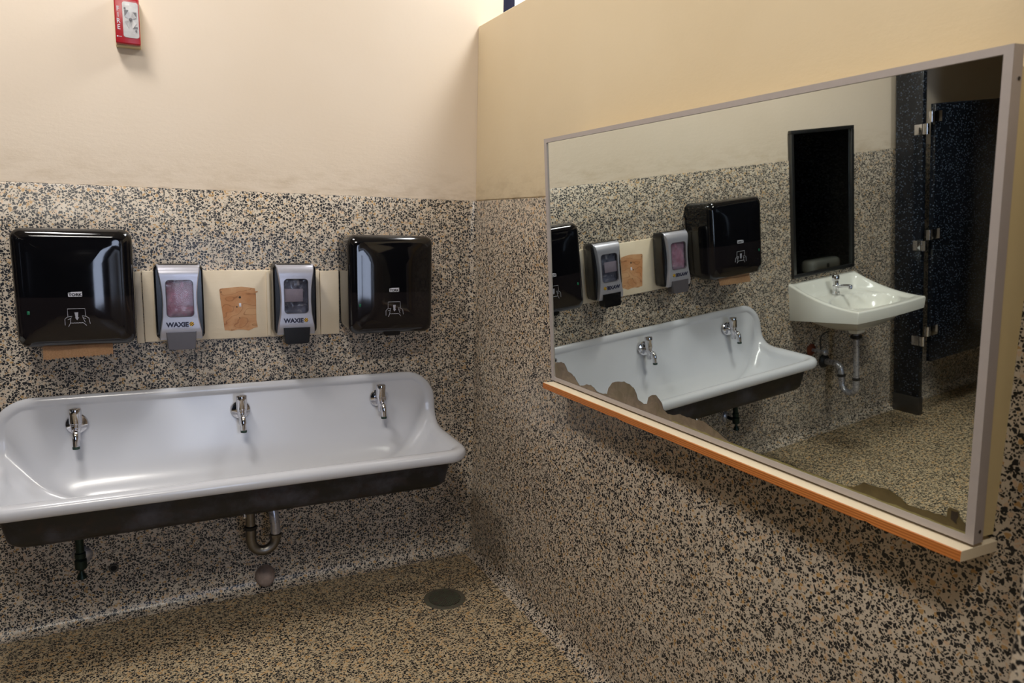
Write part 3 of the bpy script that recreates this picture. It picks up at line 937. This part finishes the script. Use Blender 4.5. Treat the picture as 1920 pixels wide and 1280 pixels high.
# tarnish (desilvered patches) along the bottom
edge = [(.1348, -.1458), (.1159, -.1387), (.0937, -.1329), (.0725, -.1365), (.0623, -.1458), (.0524, -.157), (.0317, -.1604), (.0081, -.1687), (-.0114, -.1848), (-.0243, -.193), (-.0444, -.187), (-.0674, -.1805), (-.093, -.177), (-.1116, -.1819), (-.1267, -.1909), (-.1601, -.1906), (-.1841, -.1853), (-.1934, -.1663), (-.2142, -.1451), (-.24, -.1349), (-.2761, -.1276), (-.3029, -.1286), (-.3239, -.1371), (-.3367, -.1504), (-.3442, -.1663), (-.362, -.1734), (-.3746, -.1753), (-.3871, -.1708), (-.3948, -.1502), (-.4096, -.1407), (-.4265, -.137), (-.4431, -.144), (-.4548, -.1551), (-.4617, -.1702), (-.4802, -.1764), (-.5029, -.1753), (-.5317, -.1667), (-.5533, -.1658), (-.5703, -.1659), (-.5954, -.1654), (-.6218, -.163), (-.6457, -.1667), (-.6748, -.1744), (-.7033, -.1859), (-.731, -.1918)]
edge2 = [(-1.05, -.1925), (-1.0691, -.1854), (-1.0927, -.1672), (-1.1166, -.1691), (-1.1337, -.1643), (-1.1509, -.166), (-1.1736, -.174), (-1.1881, -.1805), (-1.2267, -.1787), (-1.2613, -.1757), (-1.2622, -.1602), (-1.2658, -.1568), (-1.2811, -.1571), (-1.2848, -.1686), (-1.2967, -.1789)]
def tarn(poly, zoff, base=-.199, jitter=.0):
    pts = []
    for (a, b), (c, d) in zip(poly[:-1], poly[1:]):
        for k in range(3):
            t = k / 3
            pts.append((lerp(a, c, t), lerp(b, d, t) + jitter * mnoise.noise(V((lerp(a, c, t) * 90, zoff * 999, 0)))))
    pts.append(poly[-1])
    bm = bmesh.new()
    loft(bm, [[mp(a, b, zoff) for a, b in pts], [mp(a, min(base, b), zoff) for a, b in pts]], False)
    return bm
for e, z, mt in ((edge, .0006, M['tarnish']), (edge2, .0006, M['tarnish_olive'])):
    obj('tarnish', tarn(e, z, jitter=.003), mt, gl, smooth=0, label='brown tarnished silvering')
strip = [(lerp(-.50, -1.297, k / 60), -.1955 + .0045 + .0045 * mnoise.noise(V((k * .45, 3, 0)))) for k in range(61)]
obj('tarnish', tarn(strip, .0009), M['tarnish_edge'], gl, smooth=0, label='yellowish tarnish streak')
bm = bmesh.new()
pts = [(-1.2692, -.1603), (-1.276, -.161), (-1.2812, -.159), (-1.2825, -.168), (-1.279, -.176), (-1.2809, -.183), (-1.2692, -.1767)]
vs = [bm.verts.new(mp(a, b, .0012)) for a, b in pts]; bm.faces.new(vs)
obj('tarnish', bm, M['tarnish_dark'], gl, smooth=0, label='dark tarnish spot')
# wooden backing wedge
bm = bmesh.new()
def wedge(sy):
    a = mp(sy, t1 - .028, -.022); b = mp(sy, t0 + .002, -.022)
    return [a, b, V((-.0065 - LM.x, b.y, b.z)), V((-.0065 - LM.x, a.y, a.z))]
loft(bm, [wedge(s0 - .012), wedge(s1 + .010)], True, True, True)
obj('backing_box', bm, M['cream_box'], wm, smooth=0, label='cream painted wooden box behind the frame')
for a, b, d in ((s1 - .0005, t0 + .022, -.011), (s1 - .0005, t1 - .05, -.014), (s1 + .0095, t0 + .018, -.034)):
    bm = bmesh.new(); add_lathe(bm, mp(a, b, d), -Sm, [(.003, 0), (.003, .0008)], 10)
    obj('screw', bm, M['tarnish_dark'], wm)

# ledge under the mirror
ld = thing('wooden_ledge', 'narrow wooden ledge under the large mirror, cream on top with a raw orange front edge', 'shelf', (-.006, -1.58, .967))
bm = bmesh.new()
nseg = 80
top = .0195
rows = []
for k in range(nseg + 1):
    y = lerp(-.850, -2.312, k / nseg) + 1.58
    chip = max(0, mnoise.noise(V((k * .35, 7, 0))) - .25) * .010
    x1 = -.105
    zt = top
    rows.append([V((0, y, 0)), V((x1, y, chip)), V((x1, y, zt - .0015)), V((x1 + .0015, y, zt)), V((0, y, zt))])
vr = loft(bm, rows, True, True, True)
bm.faces.ensure_lookup_table()
for f in bm.faces:
    c = f.calc_center_median(); f.normal_update()
    f.material_index = 1 if (abs(c.x + .105) < .0012 and len(f.verts) == 4) else 0
obj('ledge_board', bm, [M['cream_ledge'], M['orange_wood']], ld, smooth=0)

# ------------------------------------------------------------------ lavatory (seen in the mirror)
LX = -2.36
lav = thing('lavatory', 'white wall-hung lavatory with sloping sides, left of the trough sink below the dark mirror', 'sink', (LX, -.006, .73))
def zrim(y):  # y 0..-.48
    k = 1 + y / .48
    return .832 + .111 * k ** 2.0
W2, DP = .272, .478
def sstep(a, b, x):
    t = max(0, min(1, (x - a) / (b - a))); return t * t * (3 - 2 * t)
NU, NV = 56, 48
bm = bmesh.new()
def planpt(u, v):     # u -1..1, v 0 (wall) .. 1 (front)
    bul = .020 * (1 - u * u)
    y = -v * (DP - .02) - bul * v ** 2
    x = u * W2 * lerp(1.0, .985, v)
    return x, y
def ztop(u, v):
    x, y = planpt(u, v)
    ds = W2 * (1 - abs(u)); dfr = (1 - v) * DP; db = v * DP
    zr = zrim(y)
    d = min(ds, db)
    deck = lerp(.852, .824, sstep(0, 1, v))
    inner = sstep(.018, .075, ds) * sstep(.012, .060, db) * sstep(.030, .060, dfr)
    z = lerp(zr, min(deck, zr), inner)
    rho = math.sqrt((x / .205) ** 2 + ((y + .285) / .150) ** 2)
    if rho < 1: z -= .125 * (1 - rho ** 2.2) ** .8
    e = min(ds, dfr)
    if e < .010: z -= .010 * (1 - math.sqrt(max(0, 1 - (1 - e / .010) ** 2)))
    return z
def grid_u(k, nn):    # denser near the ends
    t = -1 + 2 * k / nn
    return math.copysign(1 - (1 - abs(t)) ** 1.45, t)
us = [grid_u(k, NU) for k in range(NU + 1)]
vv = [1 - (1 - k / NV) ** 1.35 for k in range(NV + 1)]
G = [[bm.verts.new((planpt(u, v)[0], planpt(u, v)[1], ztop(u, v) - .73)) for u in us] for v in vv]
for a, b in zip(G[:-1], G[1:]):
    for i in range(NU): bm.faces.new((a[i], a[i + 1], b[i + 1], b[i]))
# skirt
loop = [G[j][0] for j in range(NV + 1)] + G[NV][1:] + [G[j][NU] for j in range(NV - 1, -1, -1)]
def zbot(y): return lerp(.731, .768, min(1, -y / DP)) - .73
low = []
for v in loop: low.append(bm.verts.new((v.co.x * .985, v.co.y * .985, zbot(v.co.y))))
for k in range(len(loop) - 1): bm.faces.new((loop[k], loop[k + 1], low[k + 1], low[k]))
# underside towards the bowl
rings = [low]
for sc_, dz in ((.90, .006), (.78, .004), (.62, -.03), (.44, -.062), (.26, -.082), (.13, -.092), (.11, -.108)):
    rr_ = []
    for v in low:
        cx_, cy_ = 0, -.235
        k = sc_
        x = lerp(cx_, v.co.x, k); y = lerp(cy_ if sc_ < .9 else -.2, v.co.y, k)
        rr_.append(bm.verts.new((x, y, zbot(y) + dz)))
    rings.append(rr_)
for a, b in zip(rings[:-1], rings[1:]):
    for k in range(len(a) - 1): bm.faces.new((a[k], a[k + 1], b[k + 1], b[k]))
    bm.faces.new((a[-1], a[0], b[0], b[-1]))
bm.faces.new(rings[-1])
obj('basin', bm, M['china'], lav, smooth=55)

lf = thing('lavatory_faucet', 'small chrome push faucet on the white lavatory below the dark mirror', 'faucet', (LX, -.100, ztop(0, 1 - (1 - .2) ** 1) + .002))
bm = bmesh.new(); add_lathe(bm, (0, 0, 0), (0, 0, 1), [(.021, 0), (.021, .012), (.017, .016), (.0165, .040), (.019, .044), (.019, .052), (.0165, .055), (.0165, .080)], 22)
obj('valve_body', bm, M['chrome'], lf)
bm = bmesh.new(); add_lathe(bm, (0, 0, .080), (0, 0, 1), [(.0195, 0), (.0205, .003), (.0205, .026), (.018, .031), (.0001, .033)], 22)
obj('push_cap', bm, M['chrome'], lf)
bm = bmesh.new(); add_tube(bm, [(0, -.012, .046), (0, -.05, .053), (0, -.085, .056), (0, -.103, .054)], [.009, .0085, .0085, .009], 14)
add_lathe(bm, (0, -.098, .062), (0, 0, -1), [(.009, 0), (.011, .004), (.011, .022), (.009, .024)], 14)
obj('spout', bm, M['chrome'], lf)

lt = thing('lavatory_trap', 'chrome drain pipe and trap hanging below the white lavatory', 'pipe', (LX, -.235, .62))
yo = .235
bm = bmesh.new()
pts = [V((0, 0, .015)), V((0, 0, -.05)), V((0, 0, -.15)), V((0, 0, -.26))]
add_tube(bm, pts, .0165, 16); obj('tailpiece', bm, M['old_chrome'], lt)
bm = bmesh.new()
pts = [V((0, 0, -.25)), V((0, .002, -.29))] + [V((0, .05 - .05 * cos(radians(a)), -.295 - .05 * sin(radians(a)))) for a in range(10, 171, 16)] + [V((0, .10, -.27)), V((0, .102, -.24))]
pts += bez((0, .104, -.225), (0, .110, -.184), (0, .15, -.184), 6) + [V((0, .228, -.184))]
add_tube(bm, pts, .0185, 16); obj('bend', bm, M['old_chrome'], lt)
bm = bmesh.new(); add_lathe(bm, (0, 0, -.262), (0, 0, 1), [(.017, 0), (.023, .003), (.023, .014), (.017, .018)], 8)
obj('slip_nut', bm, M['alu_dark'], lt)
bm = bmesh.new(); add_lathe(bm, (0, .101, -.258), (0, 0, 1), [(.018, 0), (.024, .003), (.024, .014), (.018, .018)], 8)
obj('slip_nut', bm, M['alu_dark'], lt)
bm = bmesh.new(); add_lathe(bm, (0, 0, .0), (0, 0, 1), [(.022, -.014), (.032, -.006), (.032, .004), (.028, .008)], 20)
obj('flange_nut', bm, M['black_rubber'], lt)
bm = bmesh.new(); add_lathe(bm, (0, .227, -.184), (0, -1, 0), [(.042, 0), (.042, .006), (.034, .016), (.022, .020)], 24)
obj('wall_plate', bm, M['black_rubber'], lt)

lv = thing('supply_valve', 'rusty wall plate with a thin water supply tube, under the left side of the lavatory', 'valve', (-2.258, -.006, .525))
bm = bmesh.new(); add_lathe(bm, (0, .003, 0), (0, -1, 0), [(.036, 0), (.036, .004), (.028, .012), (.014, .016)], 24); obj('wall_plate', bm, M['rusty'], lv)
bm = bmesh.new(); add_tube(bm, [(0, -.012, 0), (0, -.05, 0), (0, -.08, 0)], [.011, .011, .013], 12)
add_lathe(bm, (0, -.08, 0), (0, -1, 0), [(.008, 0), (.008, .015), (.018, .018), (.018, .030), (.012, .034)], 12)
obj('valve_body', bm, M['old_chrome'], lv)
bm = bmesh.new(); add_tube(bm, [(0, -.07, .008), (0, -.07, .06)] + bez((0, -.07, .065), (0, -.07, .105), (-.05, -.07, .107), 6) + [V((-.070, -.072, .108))], .005, 10)
obj('supply_tube', bm, M['alu_dark'], lv)

# dark mirror above the lavatory
dm = thing('lavatory_mirror', 'tall dark narrow mirror in a steel frame above the white lavatory', 'mirror', (-2.359, -.006, .972))
w_, h_, b_ = .494, .817, .020
bm = bmesh.new()
for (x0, x1, z0, z1) in ((-w_ / 2, w_ / 2, 0, b_), (-w_ / 2, w_ / 2, h_ - b_, h_), (-w_ / 2, -w_ / 2 + b_, b_, h_ - b_), (w_ / 2 - b_, w_ / 2, b_, h_ - b_)):
    add_box(bm, x0, x1, -.022, 0, z0, z1, .002)
obj('frame', bm, M['alu_dark'], dm, smooth=30)
bm = bmesh.new(); add_box(bm, -w_ / 2 + .005, w_ / 2 - .005, -.010, -.004, .005, h_ - .005)
obj('mirror_glass', bm, M['dark_mirror'], dm, smooth=0)

# ------------------------------------------------------------------ toilet stall (seen in the mirror)
pil = thing('stall_pilaster', 'tall dark speckled stall post with a steel foot, beyond the white lavatory', 'partition', (-2.94, -.125, 0))
bm = bmesh.new(); add_box(bm, -.034, 0, -.088, .083, .112, 2.268, .004, 2)
obj('slab', bm, M['stall'], pil)
bm = bmesh.new(); add_box(bm, -.037, .003, -.091, .086, 0, .115, .003, 2)
obj('foot_cover', bm, M['shoe'], pil, label='steel foot cover')
dr = thing('stall_door', 'dark speckled toilet stall door swung open, hung on chrome hinges from the stall post', 'door', (-2.985, -.243, .345))
bm = bmesh.new(); add_box(bm, -.80, 0, -.015, .015, 0, 1.512, .003, 2)
obj('door_panel', bm, M['stall'], dr)
for zc in (1.755, 1.09, .510):
    bm = bmesh.new(); z = zc - .345
    add_box(bm, .046, .050, .032, .078, z - .062, z - .004, .001)        # leaf on the post
    add_lathe(bm, (.040, .012, z - .062), (0, 0, 1), [(.016, 0), (.016, .058)], 16)
    add_box(bm, .040, .049, .012, .0285, z - .062, z - .004, .001)
    add_lathe(bm, (.034, -.012, z + .002), (0, 0, 1), [(.015, 0), (.015, .058)], 16)
    add_box(bm, -.048, .020, -.0215, -.0165, z + .002, z + .060, .001)    # leaf on the door
    obj('hinge', bm, M['chrome'], dr)
for k, (yc, w, nm) in enumerate(((-1.10, .30, 'second dark speckled stall post, nearer the room entrance'),)):
    p2 = thing('stall_pilaster', nm, 'partition', (-2.94, yc, 0))
    bm = bmesh.new(); add_box(bm, -.034, 0, -w / 2, w / 2, .112, 2.268, .004, 2); obj('slab', bm, M['stall'], p2)
    bm = bmesh.new(); add_box(bm, -.037, .003, -w / 2 - .003, w / 2 + .003, 0, .115, .003, 2); obj('foot_cover', bm, M['shoe'], p2)
p3 = thing('stall_partition', 'long dark speckled stall front beyond the second post', 'partition', (-2.94, -2.8, 0))
bm = bmesh.new(); add_box(bm, -.034, 0, -1.5, 1.5, .25, 2.268, .004, 2); obj('slab', bm, M['stall'], p3)
bm = bmesh.new(); add_box(bm, -.037, .003, -1.5, -1.3, 0, .25, .003, 2); obj('foot_cover', bm, M['shoe'], p3)

p4 = thing('stall_partition', 'dark speckled side wall inside the open stall, reflected in the dark mirror', 'partition', (-3.75, -1.10, 0))
bm = bmesh.new(); add_box(bm, -.84, .77, -.015, .015, .25, 2.268, .004, 2); obj('slab', bm, M['stall'], p4)
bm = bmesh.new(); add_box(bm, -.84, -.76, -.018, .018, 0, .25, .003, 2); obj('foot_cover', bm, M['shoe'], p4)

th = thing('toilet_paper_holder', 'pale rounded toilet paper holder in the dark stall, seen in the dark mirror', 'paper holder', (-3.50, -1.084, .745))
bm = bmesh.new()
def hr(ins, y): return [V((a, y, b + .05)) for a, b in rrect(.30 - 2 * ins, .10 - 2 * ins, .03, 5)]
loft(bm, [hr(.004, 0), hr(0, .01), hr(0, .085), hr(.006, .105), hr(.02, .116), hr(.045, .118)], True, True, True)
obj('cover', bm, M['china'], th)
bm = bmesh.new(); add_box(bm, -.012, .012, .1175, .1195, .034, .066, .002); obj('sight_window', bm, M['grey_plastic'], th)

# ------------------------------------------------------------------ light
def area(name, loc, target, sx, sy, power, col):
    l = bpy.data.lights.new(name, 'AREA'); l.shape = 'RECTANGLE'; l.size = sx; l.size_y = sy; l.energy = power; l.color = col
    o = bpy.data.objects.new(name, l); C.objects.link(o); o.location = loc
    o.rotation_euler = (V(target) - V(loc)).to_track_quat('-Z', 'Y').to_euler()
    return o
area('ceiling_light', (-1.78, -1.0, 3.45), (-1.6, -.9, 0), .7, .25, 33, (1, .965, .93))
area('rear_fill_light', (-1.75, -3.4, 3.5), (-1.1, -2.6, 0), .9, .3, 50, (1, .95, .87))  # fill lamp added behind the camera to brighten right wall and near floor
area('skylight', (.70, -.75, 3.8), (.1, -.3, 2.0), .7, 1.1, 36, (.96, .98, 1))
area('high_window_light', (.42, -.32, 3.30), (-.1, -.05, 2.3), .35, .35, 17, (.97, .985, 1))
area('doorway_light', (-.75, -5.8, 1.6), (-.75, 0, 1.3), .6, 2.0, 32, (.64, .75, 1))

w = bpy.data.worlds.new('World'); scene.world = w; w.use_nodes = True
nt = w.node_tree; bg = nt.nodes['Background']
sky = nt.nodes.new('ShaderNodeTexSky'); sky.sky_type = 'HOSEK_WILKIE'; sky.turbidity = 6; sky.sun_direction = (.3, .5, .6)
mixn = nt.nodes.new('ShaderNodeMix'); mixn.data_type = 'RGBA'; mixn.inputs[0].default_value = .75
nt.links.new(sky.outputs[0], mixn.inputs[6]); mixn.inputs[7].default_value = (1, 1, 1, 1)
nt.links.new(mixn.outputs[2], bg.inputs['Color']); bg.inputs['Strength'].default_value = 2.2

# ------------------------------------------------------------------ camera
cd = bpy.data.cameras.new('camera'); cam = bpy.data.objects.new('camera', cd); C.objects.link(cam)
yaw, pitch, roll = radians(27.04866), radians(8.84605), radians(1.34244)
fwd = V((sin(yaw) * cos(pitch), cos(yaw) * cos(pitch), -sin(pitch)))
right = V((cos(yaw), -sin(yaw), 0)); up = right.cross(fwd)
r2 = right * cos(roll) + up * sin(roll); u2 = -right * sin(roll) + up * cos(roll)
m = Matrix((r2, u2, -fwd)).transposed().to_4x4(); m.translation = V((-1.33356, -3.0, 1.51305))
cam.matrix_world = m
cd.sensor_width = 36; cd.sensor_fit = 'HORIZONTAL'; cd.lens = 1356.05 * 36 / 1920
cd.clip_start = .02; cd.clip_end = 60
cd.dof.use_dof = True; cd.dof.focus_distance = 2.5; cd.dof.aperture_fstop = 5.6
scene.camera = cam

scene.view_settings.view_transform = 'Standard'
scene.view_settings.look = 'None'
scene.view_settings.exposure = 0.0
